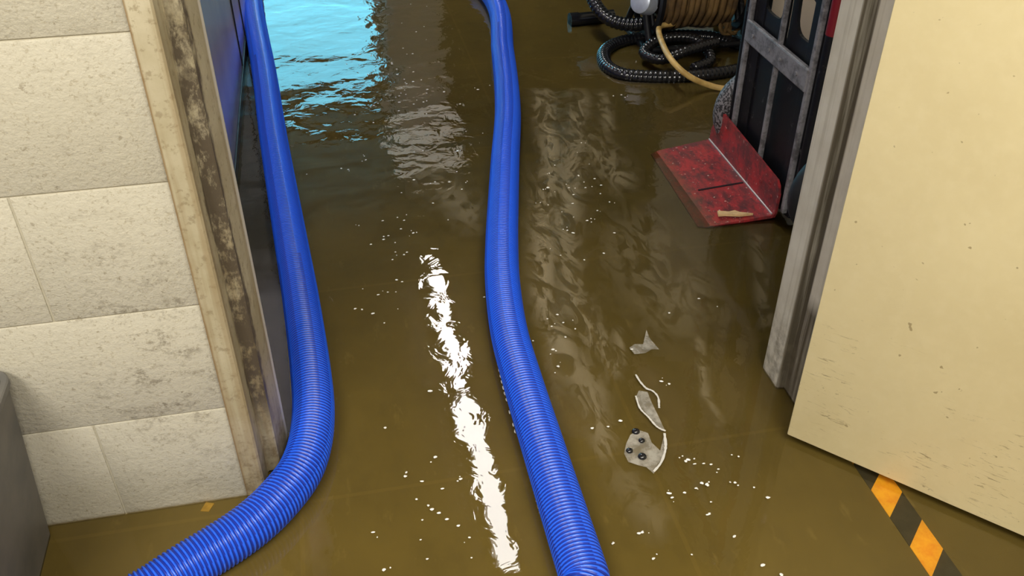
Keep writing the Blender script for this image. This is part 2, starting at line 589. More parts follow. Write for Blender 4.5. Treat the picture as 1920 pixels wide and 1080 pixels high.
bm = bmesh.new(); add_box(bm, (XR, WY1, FZ), (XR + 0.1, YR, 2.55)); struct('wall_right', bm, M['hall_wall'])
bm = bmesh.new(); add_box(bm, (XR + 0.1, YR - 0.1, FZ), (XE, YR, 2.55)); struct('wall_right.002', bm, M['hall_wall'])
bm = bmesh.new(); add_box(bm, (XE, YR - 0.1, FZ), (XE + 0.1, YB, 2.55)); struct('wall_right.003', bm, M['dark_wall'])
bm = bmesh.new(); add_box(bm, (XR - 0.008, WY1, FZ), (XR, YR, 0.085), 0.002); struct('baseboard_right', bm, M['cove_base'])
DX0, DX1, DZ = -1.0, 0.44, 2.32
bm = bmesh.new(); add_box(bm, (XW - 0.1, YB, FZ), (DX0, YB + 0.12, 2.55)); add_box(bm, (DX1, YB, FZ), (XE + 0.1, YB + 0.12, 2.55))
add_box(bm, (DX0, YB, DZ), (DX1, YB + 0.12, 2.55))
struct('wall_back', bm, M['dark_wall'])
bm = bmesh.new()
add_box(bm, (DX0, YB + 0.03, FZ), (DX0 + 0.05, YB + 0.09, DZ)); add_box(bm, (DX1 - 0.05, YB + 0.03, FZ), (DX1, YB + 0.09, DZ))
add_box(bm, (DX0 + 0.05, YB + 0.03, DZ - 0.05), (DX1 - 0.05, YB + 0.09, DZ))
d2 = struct('door_2', bm, M['white_metal'])
bm = bmesh.new(); add_box(bm, (DX0 + 0.05, YB + 0.05, FZ), (DX1 - 0.05, YB + 0.07, DZ - 0.05))
obj('pane', bm, M['daylight_pane'], d2)
bm = bmesh.new(); add_box(bm, (XW - 0.1, WY1, 2.55), (XE + 0.1, YB + 0.12, 2.65)); struct('ceiling', bm, M['ceiling_paint'])
bm = bmesh.new(); add_box(bm, (-2.2, -1.8, 2.6), (2.4, WY1, 2.7)); struct('ceiling.001', bm, M['near_ceiling'])
bm = bmesh.new(); add_box(bm, (-2.3, -1.8, FZ), (-2.2, WY1, 2.6)); struct('wall_left.001', bm, M['block'])
bm = bmesh.new(); add_box(bm, (2.4, -1.8, FZ), (2.5, WY1, 2.6)); struct('wall_right.001', bm, M['block'])
bm = bmesh.new(); add_box(bm, (-2.3, -1.9, FZ), (2.5, -1.8, 2.6)); struct('wall_back.001', bm, M['block'])

# pillar on the right of the far daylight door (seen mirrored in the water)
bm = bmesh.new(); add_box(bm, (0.50, YB - 0.25, FZ), (0.98, YB, 2.55), 0.004)
struct('trim_4', bm, M['pillar_grey'])

# door frame, pressed steel profile
bm = bmesh.new()
add_prism(bm, [(-0.2282, 1.116), (-0.199, 1.116), (-0.196, 1.119), (-0.194, 1.163), (-0.192, 1.166), (-0.174, 1.167),
               (-0.1715, 1.169), (-0.160, 1.243), (-0.160, 1.252), (-0.2282, 1.252)], 'z', 0.004, 2.12)
struct('trim_1', bm, M['frame_left'])
bm = bmesh.new()
add_prism(bm, [(0.835, 1.116), (0.790, 1.116), (0.787, 1.119), (0.787, 1.188), (0.775, 1.190), (0.772, 1.193),
               (0.772, 1.252), (0.835, 1.252)], 'z', -0.004, 2.12)
struct('trim_2', bm, M['frame_right'])
bm = bmesh.new(); add_box(bm, (-0.16, 1.118, 2.06), (0.772, 1.25, 2.11), 0.003); struct('trim_3', bm, M['frame_right'])

# open door leaf at the right
da = Vector((0.684, -0.729, 0)).normalized(); db = Vector((0.729, 0.684, 0)).normalized()
h0 = Vector((0.728, 1.057, 0))
DM = Matrix(((da.x, db.x, 0, h0.x), (da.y, db.y, 0, h0.y), (0, 0, 1, 0), (0, 0, 0, 1)))
bm = bmesh.new(); add_box(bm, (0, 0, 0.012), (0.914, 0.044, 2.05), 0.0025, 2, DM)
door = struct('door_1', bm, M['door'], smooth=True)
for hz in (0.25, 1.05, 1.85):
    bm = bmesh.new()
    p = DM @ Vector((-0.004, 0.052, 0))
    add_cyl(bm, (p.x, p.y, hz - 0.055), (p.x, p.y, hz + 0.055), 0.007, 12)
    obj('hinge', bm, M['silver_edge'], door, True)
bm = bmesh.new()
p0 = DM @ Vector((0.85, 0, 0.95)); p1 = DM @ Vector((0.85, -0.06, 0.95)); p2 = DM @ Vector((0.74, -0.06, 0.95))
add_cyl(bm, p0, p0 + (p1 - p0) * 0.2, 0.03); add_cyl(bm, p0, p1, 0.01); add_cyl(bm, p1, p2, 0.01)
obj('handle', bm, M['silver_edge'], door, True)

# flood water
bm = bmesh.new()
nx, ny = 2, 2
vv = [bm.verts.new((xx, yy, 0)) for xx, yy in ((-2.19, -1.79), (2.39, -1.79), (2.39, 1.12), (0.834, 1.12), (0.834, 1.25), (1.492, 1.25), (1.492, 3.7), (2.29, 3.7), (2.29, 7.99), (-2.59, 7.99), (-2.59, 4.0), (-0.285, 4.0), (-0.285, 1.25), (-0.227, 1.25), (-0.227, 1.121), (-2.19, 1.121))]
bm.faces.new(vv)
wt = obj('flood_water', bm, M['water'])
tag(wt, 'shallow brown flood water covering the whole floor', 'water', kind='stuff')

# ------------------------------------------------------------------ blue hoses
HR, HZ = 0.0375, 0.0305
pl = [(310, 1090), (458, 994), (528, 930), (570, 868), (587, 790), (583, 700), (564, 560), (547, 460), (513, 260), (496, 140), (473, 0)]
P = [G(u, v, HZ) for u, v in pl]
P = [Vector((P[0].x - 0.30, P[0].y - 0.85, HZ)), Vector((P[0].x - 0.20, P[0].y - 0.36, HZ)), Vector((P[0].x - 0.105, P[0].y - 0.09, HZ))] + P
e = P[-1] - P[-2]
P += [P[-1] + Vector((-0.01, 0.7, 0)), P[-1] + Vector((0.06, 1.6, 0)), P[-1] + Vector((0.12, 4.15, 0))]
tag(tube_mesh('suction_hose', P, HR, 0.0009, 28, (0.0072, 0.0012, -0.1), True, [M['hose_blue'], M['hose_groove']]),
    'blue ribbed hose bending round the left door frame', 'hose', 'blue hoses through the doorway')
pr = [(1130, 1195), (1095, 1080), (1060, 970), (1019, 840), (980, 715), (954, 620), (942, 525), (941, 450), (943, 390), (947, 300), (952, 200), (943, 100), (926, 0)]
P = [G(u, v, HZ) for u, v in pr]
P = [Vector((P[0].x + 0.12, P[0].y - 0.5, HZ))] + P
P += [P[-1] + Vector((-0.08, 0.7, 0)), P[-1] + Vector((-0.1, 1.6, 0)), P[-1] + Vector((-0.03, 4.15, 0))]
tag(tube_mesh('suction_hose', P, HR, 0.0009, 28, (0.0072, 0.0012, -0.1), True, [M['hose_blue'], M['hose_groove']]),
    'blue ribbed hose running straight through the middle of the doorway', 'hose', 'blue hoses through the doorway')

bm = bmesh.new(); add_prism(bm, [(-0.283, 1.262), (-0.15, 1.262), (-0.205, 2.6), (-0.235, 3.3), (-0.283, 3.3)], 'z', FZ, FZ + 0.003)  # dark wall reflection and shade on the water, put in as a strip
tag(obj('rubber_strip', bm, M['dark_mat']), 'dark grey rubber strip under the water along the left steel panel', 'mat')  # stands in for a dark reflection, no real mat

# ------------------------------------------------------------------ hazard tape
def tape(name, x0, x1, y0, y1, phase, label):
    t = thing(name, ((x0 + x1) / 2, y0, FZ), label, 'tape')
    W = x1 - x0
    per = 0.122; sl = 0.92       # stripe period along y, slant
    zt = FZ + 0.0012
    def region(name, mat, sel):
        bm = bmesh.new()
        k0 = int((y0 - phase) / (per / 2)) - 4
        for k in range(k0, k0 + int((y1 - y0) / (per / 2)) + 9):
            if (k % 2 == 0) != sel: continue
            a = phase + k * per / 2
            # parallelogram, clipped to y0..y1
            poly = [(x0, a), (x1, a + W * sl), (x1, a + W * sl + per / 2), (x0, a + per / 2)]
            for lim, sgn in ((y0, 1), (y1, -1)):
                o2 = []
                for i in range(len(poly)):
                    p, q = poly[i], poly[(i + 1) % len(poly)]
                    ip, iq = sgn * (p[1] - lim) >= 0, sgn * (q[1] - lim) >= 0
                    if ip: o2.append(p)
                    if ip != iq:
                        tt = (lim - p[1]) / (q[1] - p[1])
                        o2.append((p[0] + tt * (q[0] - p[0]), lim))
                poly = o2
                if len(poly) < 3: break
            if len(poly) >= 3:
                add_prism(bm, poly, 'z', FZ + 0.0002, zt)
        return obj(name, bm, mat, t)
    tag(region('yellow_stripe', M['tape_yellow'], True), 'yellow slanted stripes')
    tag(region('black_stripe', M['tape_black'], False), 'black slanted stripes')
    return t


tape('hazard_tape', 0.822, 0.872, -0.6, 1.10, 0.736, 'yellow and black striped floor tape under the open tan door')
bm = bmesh.new()
c = G(388, 952, FZ)
add_prism(bm, [(c.x - 0.010, c.y - 0.006), (c.x + 0.004, c.y - 0.010), (c.x + 0.012, c.y + 0.006), (c.x - 0.002, c.y + 0.012)], 'z', FZ + 0.0002, FZ + 0.0014)
tag(obj('tape_scrap', bm, M['tape_faded']), 'small yellow tape scrap on the floor by the left wall corner', 'tape')

# ------------------------------------------------------------------ waste bin
bt = thing('waste_bin', (-0.66, 0.95, FZ), 'dark grey waste bin against the block wall', 'bin')
bm = bmesh.new()
def ring(x0, x1, y0, y1, z, r, n=6):
    pts = []
    for cx, cy, a0 in ((x1 - r, y1 - r, 0), (x0 + r, y1 - r, PI / 2), (x0 + r, y0 + r, PI), (x1 - r, y0 + r, 3 * PI / 2)):
        for k in range(n + 1):
            a = a0 + PI / 2 * k / n
            pts.append(bm.verts.new((cx + r * math.cos(a), cy + r * math.sin(a), z)))
    return pts
def bridge(A, B):
    n = len(A)
    for i in range(n):
        bm.faces.new((A[i], A[(i + 1) % n], B[(i + 1) % n], B[i]))
X0, X1, Y0, Y1 = -0.82, -0.543, 0.74, 1.112
TX, TY, TZ = 0.038, 0.003, 0.338
r0 = ring(X0, X1, Y0, Y1, FZ, 0.012)
r1 = ring(X0 - TX, X1 + TX, Y0 - TY, Y1 + TY, TZ - 0.014, 0.028)
r2 = ring(X0 - TX - 0.004, X1 + TX + 0.004, Y0 - TY - 0.004, Y1 + TY + 0.004, TZ - 0.011, 0.032)
r3 = ring(X0 - TX - 0.004, X1 + TX + 0.004, Y0 - TY - 0.004, Y1 + TY + 0.004, TZ - 0.002, 0.032)
r4 = ring(X0 - TX - 0.002, X1 + TX + 0.002, Y0 - TY - 0.002, Y1 + TY + 0.002, TZ, 0.030)
r5 = ring(X0 - TX + 0.006, X1 + TX - 0.006, Y0 - TY + 0.006, Y1 + TY - 0.006, TZ - 0.002, 0.024)
r6 = ring(X0 + 0.004, X1 - 0.004, Y0 + 0.004, Y1 - 0.004, FZ + 0.006, 0.010)
for a, b in ((r0, r1), (r1, r2), (r2, r3), (r3, r4), (r4, r5), (r5, r6)): bridge(a, b)
bm.faces.new(r0[::-1]); bm.faces.new(r6)
obj('bin_body', bm, M['bin_plastic'], bt, True)
bm = bmesh.new()
a = ring(X0 - TX + 0.009, X1 + TX - 0.009, Y0 - TY + 0.009, Y1 + TY - 0.009, TZ - 0.012, 0.022)
b = ring(X0 + 0.012, X1 - 0.012, Y0 + 0.012, Y1 - 0.012, 0.08, 0.012)
bridge(a, b); bm.faces.new(b)
tag(obj('bin_liner', bm, M['bag_black'], bt, True), 'black plastic bin bag')

# ------------------------------------------------------------------ hand truck
ht = thing('hand_truck', (1.03, 1.92, FZ), 'black upright hand truck with a scuffed red toe plate beyond the door frame', 'hand truck')
TXR = 1.03
bm = bmesh.new()
# toe plate: dips slightly into the water at its outer edge
pp = [(0.838, 1.782), (0.848, 2.168), (0.875, 2.180), (TXR, 2.196), (TXR, 1.772), (0.86, 1.772)]
lo = [bm.verts.new((px, py, 0.003 - 0.008 * (TXR - px) / 0.19)) for px, py in pp]
hi = [bm.verts.new((px, py, 0.012 - 0.014 * (TXR - px) / 0.19)) for px, py in pp]
bm.faces.new(lo[::-1]); bm.faces.new(hi)
for i in range(len(pp)):
    bm.faces.new((lo[i], lo[(i + 1) % len(pp)], hi[(i + 1) % len(pp)], hi[i]))
toe = tag(obj('toe_plate', bm, M['red_paint'], ht), 'scuffed red toe plate')
bm = bmesh.new()
add_prism(bm, [(1.772, 0.004), (1.765, 0.02), (1.764, 0.075), (1.772, 0.094), (1.785, 0.104), (2.152, 0.122), (2.190, 0.05), (2.196, 0.006)], 'x', TXR, TXR + 0.007)
for yy, zz in ((1.80, 0.05), (1.815, 0.08), (1.86, 0.06), (2.10, 0.09), (2.12, 0.055)):
    add_cyl(bm, (TXR - 0.003, yy, zz), (TXR + 0.002, yy, zz), 0.006, 10)
tag(obj('back_lip', bm, M['red_paint'], ht), 'red upright lip of the toe plate')
bm = bmesh.new(); add_box(bm, (TXR - 0.004, 1.774, 0.011), (TXR + 0.001, 2.194, 0.0165), 0.002)
tag(obj('weld_bead', bm, M['silver_edge'], ht), 'worn silver weld line')
tpz = lambda q: 0.0122 - 0.014 * (TXR - q) / 0.19
bm = bmesh.new()
add_prism(bm, [(0.90, tpz(0.90) - 0.002), (1.024, tpz(1.024) - 0.002), (1.024, tpz(1.024) + 0.0012), (0.90, tpz(0.90) + 0.0012)], 'y', 1.938, 1.944)
tag(obj('plate_crease', bm, M['black_paint'], ht), 'dark crease across the toe plate')
# side rails and centre strap: channel sections, grey worn faces on black webs
TOP = 1.18
def rail(yc, wv, name, z0=0.03, top=TOP):
    bm = bmesh.new(); add_box(bm, (TXR + 0.009, yc - wv / 2, z0), (TXR + 0.022, yc + wv / 2, top), 0.003)
    r = tag(obj(name, bm, M['dusty_grey'], ht), 'worn grey face')
    return r
for yc in (1.752, 2.088):
    rail(yc, 0.015, 'side_rail')
    bm = bmesh.new()
    s = 1 if yc < 1.9 else -1
    add_box(bm, (TXR + 0.022, yc - 0.016, 0.02), (TXR + 0.062, yc + 0.016, TOP), 0.003)
    add_box(bm, (TXR + 0.024, min(yc + s * 0.010, yc + s * 0.055), 0.02), (TXR + 0.030, max(yc + s * 0.010, yc + s * 0.055), TOP - 0.1), 0.001)
    tag(obj('rail_web', bm, M['black_paint'], ht), 'black rail channel')
rail(1.915, 0.011, 'centre_strap')
bm = bmesh.new()
# black lower panel between the rails
add_box(bm, (TXR + 0.028, 1.76, 0.012), (TXR + 0.040, 2.08, 0.36), 0.002)
tag(obj('back_panel', bm, M['black_paint'], ht), 'black panel between the rails')
for zc, hh in ((0.372, 0.056), (0.83, 0.05), (1.12, 0.05)):
    bm = bmesh.new()
    add_box(bm, (TXR + 0.006, 1.752, zc - hh / 2), (TXR + 0.020, 2.088, zc + hh / 2), 0.004)
    for yy in (1.80, 1.885, 1.945, 2.04):
        add_cyl(bm, (TXR + 0.002, yy, zc), (TXR + 0.008, yy, zc), 0.005, 8)
    cb = tag(obj('crossbar', bm, M['dusty_grey'], ht), 'grey flat crossbar')
    for ya_, yb_ in ((1.80, 1.88), (1.95, 2.04)):
        bm = bmesh.new()
        add_box(bm, (TXR + 0.002, ya_, zc + hh / 2 - 0.003), (TXR + 0.009, yb_, zc + hh / 2 + 0.003), 0.002)
        obj('bright_edge', bm, M['silver_edge'], cb)
# black gusset plates above the lower crossbar with rounded openings
for ya, yb in ((1.76, 1.907), (1.923, 2.08)):
    bm = bmesh.new()
    xx0, xx1 = TXR + 0.026, TXR + 0.034
    outer = [(ya, 0.39), (yb, 0.39), (yb, 0.60), (ya, 0.60)]
    cy, cz, ry, rz = (ya + yb) / 2 + 0.0, 0.487, (yb - ya) / 2 - 0.027, 0.048
    n = 24
    inn = []
    for k in range(n):
        a = 2 * PI * k / n
        ca, sa = math.cos(a), math.sin(a)
        inn.append((cy + ry * math.copysign(abs(ca) ** 0.6, ca) + 0.010 * sa, cz + rz * math.copysign(abs(sa) ** 0.6, sa)))
    out = []
    for k in range(n):
        a = 2 * PI * k / n
        ca, sa = math.cos(a), math.sin(a)
        kk = 1 / max(abs(ca), abs(sa))
        out.append(((ya + yb) / 2 + (yb - ya) / 2 * ca * kk, 0.495 + 0.105 * sa * kk))
    V = [[bm.verts.new((xq, p[0], p[1])) for p in L] for xq in (xx0, xx1) for L in (inn, out)]
    for k in range(n):
        q = (k + 1) % n
        bm.faces.new((V[0][k], V[0][q], V[1][q], V[1][k]))
        bm.faces.new((V[2][k], V[3][k], V[3][q], V[2][q]))
        bm.faces.new((V[0][k], V[2][k], V[2][q], V[0][q]))
        bm.faces.new((V[1][k], V[1][q], V[3][q], V[3][k]))
    tag(obj('gusset_plate', bm, M['black_paint'], ht), 'black plate with a rounded opening')
# red upper sleeves and handle
for yc in (1.722, 2.118):
    bm = bmesh.new(); add_cyl(bm, (TXR + 0.03, yc, 0.49), (TXR + 0.03, yc, TOP + 0.05), 0.017, 20)
    tag(obj('upper_tube', bm, M['red_tube'], ht, True), 'red tube')
    bm = bmesh.new(); add_cyl(bm, (TXR + 0.03, yc, 0.10), (TXR + 0.03, yc, 0.49), 0.0155, 20)
    tag(obj('lower_tube', bm, M['black_paint'], ht, True), 'black tube')
hp = [(TXR + 0.03, 1.722, TOP + 0.05), (TXR + 0.04, 1.73, TOP + 0.12), (TXR + 0.06, 1.80, TOP + 0.17), (TXR + 0.06, 1.92, TOP + 0.18), (TXR + 0.06, 2.04, TOP + 0.17), (TXR + 0.04, 2.11, TOP + 0.12), (TXR + 0.03, 2.118, TOP + 0.05)]
tag(tube_mesh('handle', hp, 0.0165, 0.01, 14, None, False, M['red_paint'], ht), 'red loop handle')
# wheels and axle
bm = bmesh.new(); add_cyl(bm, (TXR + 0.115, 1.66, 0.11), (TXR + 0.115, 2.19, 0.11), 0.009, 14)
for yy in (1.74, 2.10): add_box(bm, (TXR + 0.05, yy - 0.004, 0.08), (TXR + 0.13, yy + 0.004, 0.14), 0.002)
obj('axle', bm, M['black_paint'], ht, True)
for yc in (1.685, 2.155):
    bm = bmesh.new()
    R, w_ = 0.13, 0.026
    add_lathe(bm, [(-w_, 0.075), (-w_ - 0.003, 0.095), (-w_, 0.118), (-w_ * 0.6, R - 0.003), (0, R), (w_ * 0.6, R - 0.003), (w_, 0.118), (w_ + 0.003, 0.095), (w_, 0.075)],
              (TXR + 0.115, yc, 0.111), (0, 1, 0), 40)
    wh = tag(obj('tire', bm, M['tread_rubber'] if yc > 2 else M['rubber'], ht, True), 'dusty grey rubber tire' if yc > 2 else 'black rubber tire')
    bm = bmesh.new()
    add_lathe(bm, [(-0.02, 0.009), (-0.02, 0.03), (-0.008, 0.04), (-0.008, 0.068), (-0.02, 0.076), (0.02, 0.076), (0.008, 0.068), (0.008, 0.04), (0.02, 0.03), (0.02, 0.009)],
              (TXR + 0.115, yc, 0.111), (0, 1, 0), 32)
    obj('wheel_hub', bm, M['dusty_grey'], wh, True)
# splinter of wood lying on the toe plate
bm = bmesh.new()
a_, b_ = G(1346, 401, 0.012), G(1412, 402, 0.012)
dd = (b_ - a_); pn = Vector((-dd.y, dd.x, 0)).normalized()
prof = [a_ + pn * 0.010, a_ + dd * 0.33 + pn * 0.007, a_ + dd * 0.5 + pn * 0.014, a_ + dd * 0.62 + pn * 0.006, b_, a_ + dd * 0.6 - pn * 0.008, a_ + dd * 0.2 - pn * 0.006, a_ - pn * 0.009]
add_prism(bm, [(p.x, p.y) for p in prof], 'z', 0.0095, 0.0155)
tag(obj('wood_splinter', bm, M['wood']), 'pale wooden splinter lying on the red toe plate', 'wood')

# ------------------------------------------------------------------ hoses and reel at the back
BZ = 0.004
pc = [(1395, 88), (1330, 70), (1240, 68), (1170, 78), (1135, 96), (1136, 122), (1165, 140), (1215, 145), (1280, 145), (1345, 139), (1400, 128)]
P = [G(u, v, BZ) for u, v in pc]
P = [P[0] + Vector((0.06, -0.05, 0))] + P + [P[-1] + Vector((0.05, 0.05, 0.0))]
tag(tube_mesh('vacuum_hose', P, 0.0225, 0.0026, 16, (0.0155, 0.0011), True, M['black_hose']),
    'black corrugated hose coiled flat in the water beside the hand truck', 'hose')
P = [Vector((1.17, 2.69, 0.012)), Vector((1.25, 2.74, 0.02)), Vector((1.23, 2.85, 0.05)), Vector((1.12, 2.87, 0.05)), Vector((1.04, 2.82, 0.03)), Vector((1.075, 2.745, 0.03)), Vector((1.17, 2.75, 0.052)), Vector((1.29, 2.80, 0.052))]
tag(tube_mesh('vacuum_hose', P, 0.017, 0.0026, 14, (0.0155, 0.0012), True, M['black_hose']),
    'thinner black hose looped inside the flat black coil', 'hose')
def PYp(u, v, yv):
    a = G(u, v, 0.0); b = Vector((0, 0, CAM_H)); t = yv / a.y
    return b + (a - b) * t
P = [PYp(1102, -60, 3.25), PYp(1108, -15, 3.15), PYp(1120, 14, 3.08), PYp(1142, 36, 3.03), PYp(1175, 46, 3.0), PYp(1215, 44, 2.98), PYp(1260, 40, 2.97)]
tag(tube_mesh('discharge_hose', P, 0.0225, 0.0026, 16, (0.0155, 0.0014), True, M['black_hose']),
    'black hose hanging in a loop in front of the reel', 'hose')
bm = bmesh.new()
a_ = G(1068, 38, 0.012); b_ = G(1150, 30, 0.012)
add_cyl(bm, a_, b_, 0.024, 24); add_cyl(bm, a_, a_ + (b_ - a_) * 0.2, 0.0265, 24)
tag(obj('hose_nozzle', bm, M['black_hose'], None, True), 'short black tube end lying in the water left of the reel', 'nozzle')

rl = thing('hose_reel', (1.24, 3.02, FZ), 'hose reel wound with brown hose on a black stand', 'hose reel')
RC = Vector((1.10, 3.0, 0.20))
bm = bmesh.new()
add_cyl(bm, RC + Vector((0.01, 0, 0)), RC + Vector((0.30, 0, 0)), 0.10, 32)
obj('drum', bm, M['black_paint'], rl, True)
for lay, rr in ((0, 0.115), (1, 0.133), (2, 0.150)):
    P = []
    turns = 11
    for k in range(turns * 14 + 1):
        a = 2 * PI * k / 14
        tt = k / (turns * 14)
        P.append(RC + Vector((0.025 + 0.255 * (tt if lay % 2 == 0 else 1 - tt) + 0.004 * math.sin(a * 1.37 + lay), rr * math.cos(a), rr * math.sin(a) * (1.0 + 0.03 * math.sin(k * 0.07)))))
    s_, C_ = resample(P, 0.012)
    tag(tube_mesh('wound_hose', [Vector(q) for q in C_[::1]][::2], 0.0105, 0.012, 8, None, False, M['tan_hose'], rl), 'brown hose windings')
for xx in (0.0, 0.31):
    bm = bmesh.new()
    add_lathe(bm, [(-0.006, 0.150), (-0.006, 0.176), (0.006, 0.176), (0.006, 0.150)], RC + Vector((xx, 0, 0)), (1, 0, 0), 40)
    for k in range(5):
        a = 2 * PI * k / 5 + 0.3
        add_cyl(bm, RC + Vector((xx, 0, 0)), RC + Vector((xx, 0.155 * math.cos(a), 0.155 * math.sin(a))), 0.008, 10)
    obj('reel_flange', bm, M['black_paint'], rl, True)
bm = bmesh.new()
add_lathe(bm, [(-0.055, 0.0), (-0.055, 0.030), (-0.048, 0.040), (-0.01, 0.045), (0.0, 0.045), (0.0, 0.0)], RC + Vector((-0.010, -0.045, -0.048)), (0.80, 0.52, -0.3), 32)
tag(obj('hub_cap', bm, M['pale_metal'], rl, True), 'pale shiny round hub cap')
bm = bmesh.new()
for xx in (-0.02, 0.33):
    for yy in (-0.15, 0.15):
        add_cyl(bm, RC + Vector((xx, 0, 0)), Vector((RC.x + xx, RC.y + yy, FZ)), 0.012, 12)
    add_cyl(bm, (RC.x + xx, RC.y - 0.17, 0.0), (RC.x + xx, RC.y + 0.17, 0.0), 0.012, 12)
add_cyl(bm, (RC.x - 0.02, RC.y - 0.15, 0.02), (RC.x + 0.33, RC.y - 0.15, 0.02), 0.010, 12)
obj('stand', bm, M['black_paint'], rl, True)
P = [RC + Vector((0.07, -0.10, -0.11)), PYp(1236, 52, 2.86), PYp(1243, 84, 2.72), PYp(1262, 116, 2.60), G(1292, 143, 0.045), G(1330, 160, 0.012), G(1362, 166, 0.004), G(1400, 160, 0.004)]
tag(tube_mesh('air_hose', P, 0.0095, 0.008, 12, None, False, M['yellow_hose']),
    'thin yellow hose trailing from the reel to the hand truck wheel', 'hose')
# two coiled brown cords leaning between reel and truck
for i, (cx, cy, rr, lab) in enumerate(((1.40, 2.93, 0.085, 'brown cord coil hanging at the right end of the reel'),)):
    P = []
    for k in range(5 * 16 + 1):
        a = 2 * PI * k / 16
        P.append(Vector((cx + 0.018 * math.sin(k * 0.9) + 0.05 * math.cos(a), cy + 0.03 * math.cos(a * 1.02) - 0.01 * (k / 80), 0.16 + (0.13 + 0.008 * math.sin(k * 0.31)) * math.sin(a))))
    tag(tube_mesh('extension_cord', P, 0.007, 0.01, 8, None, False, M['tan_hose']), lab, 'cord')

# ------------------------------------------------------------------ hall ceiling: mirrored lights, added lights and added duct
def ceiling_light(xa, ya, xb, yb, label, lens):
    a, b = Vector((xa, ya, 2.50)), Vector((xb, yb, 2.50))
    t = thing('ceiling_light', ((xa + xb) / 2, (ya + yb) / 2, 2.55), label, 'ceiling light', 'strip lights on the hall ceiling')
    d = (b - a); L = d.length
    R = Matrix.Translation((a + b) / 2 + Vector((0, 0, 0.0))) @ Matrix.Rotation(math.atan2(d.y, d.x), 4, 'Z')
    bm = bmesh.new(); add_box(bm, (-L / 2, -0.065, 0.012), (L / 2, 0.065, 0.05), 0.004, 2, R)
    obj('housing', bm, M['white_metal'], t)
    bm = bmesh.new(); add_box(bm, (-L / 2 + 0.015, -0.05, -0.015), (L / 2 - 0.015, 0.05, 0.012), 0.01, 3, R)
    obj('diffuser', bm, lens, t, True)
ceiling_light(0.562, 2.74, 0.530, 3.96, 'nearer lit strip light on the hall ceiling', M['tube_lens'])
ceiling_light(-1.7, 4.7, -1.7, 5.9, 'lit strip light in the left bay of the hall', M['tube_lens'])  # added out of view to brighten the hall's far end and pillar
ceiling_light(-1.7, 6.1, -1.7, 7.3, 'lit strip light in the far left corner of the hall', M['tube_lens'])  # second light added out of view for the far end
ceiling_light(0.528, 4.04, 0.500, 5.26, 'farther lit strip light on the hall ceiling', M['tube_lens'])
bm = bmesh.new()  # unseen duct, added so its reflection makes pale streaks in the water
for k in range(29):
    ya_ = 3.2 + k * 0.11
    xa_ = lambda q: 1.04 + 0.26 * (q - 3.3)
    add_cyl(bm, (xa_(ya_), ya_, 2.06), (xa_(ya_ + 0.104), ya_ + 0.104, 2.06), 0.15, 24)
    add_cyl(bm, (xa_(ya_ + 0.1), ya_ + 0.1, 2.06), (xa_(ya_ + 0.112), ya_ + 0.112, 2.06), 0.156, 24)
tag(obj('ventilation_duct', bm, M['galvanised'], None, True), 'pale round spiral duct under the hall ceiling', 'duct')

t = thing('ceiling_light', (0.72, 7.3, 2.55), 'square dimly lit ceiling panel near the far grey pillar', 'ceiling light')  # unseen glowing panel added to mirror as a pale patch
bm = bmesh.new(); add_box(bm, (0.42, 6.9, 2.51), (1.02, 7.7, 2.55), 0.004); obj('frame', bm, M['white_metal'], t)
bm = bmesh.new(); add_box(bm, (0.45, 6.93, 2.50), (0.99, 7.67, 2.515), 0.003); obj('diffuser', bm, M['dim_lens'], t)  # glowing face of the added panel

# ------------------------------------------------------------------ floating foam, painted glints and reflections
bm = bmesh.new()
def fleck(p, r, asp=1.0, ang=0.0, hgt=None):
    n = 7
    c = bm.verts.new((p.x, p.y, 0.0012 + (hgt or r * 0.45)))
    rg, rb = [], []
    ph = random.random() * 6
    for k in range(n):
        a = 2 * PI * k / n + ph
        q = r * random.uniform(0.7, 1.2)
        ex, ey = q * math.cos(a) * asp, q * math.sin(a)
        X, Y = ex * math.cos(ang) - ey * math.sin(ang), ex * math.sin(ang) + ey * math.cos(ang)
        rg.append(bm.verts.new((p.x + X, p.y + Y, 0.0004)))
    for k in range(n):
        bm.faces.new((c, rg[k], rg[(k + 1) % n]))
pix = [(683,293),(673,423),(666,579),(699,588),(727,548),(744,525),(741,455),(775,437),(781,436),(736,487),(795,485),(806,733),(722,802),(762,886),(760,893),(858,902),(864,898),(810,955),(823,962),(792,975),(700,998),(720,1068),(880,1008),(884,1046),(816,857),(908,557),(876,340),(866,355),(858,283),(700,230),(686,300),(653,318),(575,327),(640,316),(890,165),(896,168),(918,160),(905,250),(1030,325),(1040,310),(1028,352),(1013,380),(1085,330),(1098,352),(1110,350),(1143,379),(1152,437),(1132,475),(1075,437),(1120,395),(1108,410),(1056,605),(1047,687),(1038,655),(1060,632),(1110,803),(1140,800),(1163,789),(1254,925),(1260,933),(1290,862),(1286,865),(1325,908),(1316,906),(1372,853),(1385,856),(1378,905),(1384,910),(1414,914),(1330,963),(1198,1000),(1204,998),(1225,1048),(1150,1018),(1345,575),(1310,560),(1255,587),(1185,655),(1240,715),(1255,720),(1377,1006),(1430,1060),(1465,1078),(1440,933),(1297,1040),(1090,268),(1150,180),(1165,178),(1172,183),(600,160),(650,120),(690,140),(735,120),(745,140),(760,155),(775,135),(790,150),(800,175),(780,60),(800,12),(770,8),(795,50)]
for u, v in pix:
    p = G(u, v)
    d_ = math.hypot(p.x, p.y)
    fleck(p, random.uniform(0.0016, 0.0032), random.uniform(0.9, 1.8), random.uniform(-0.5, 0.5))
    if random.random() < 0.35:
        fleck(p + Vector((random.uniform(-.012, .012), random.uniform(-.012, .012), 0)), random.uniform(0.001, 0.002))
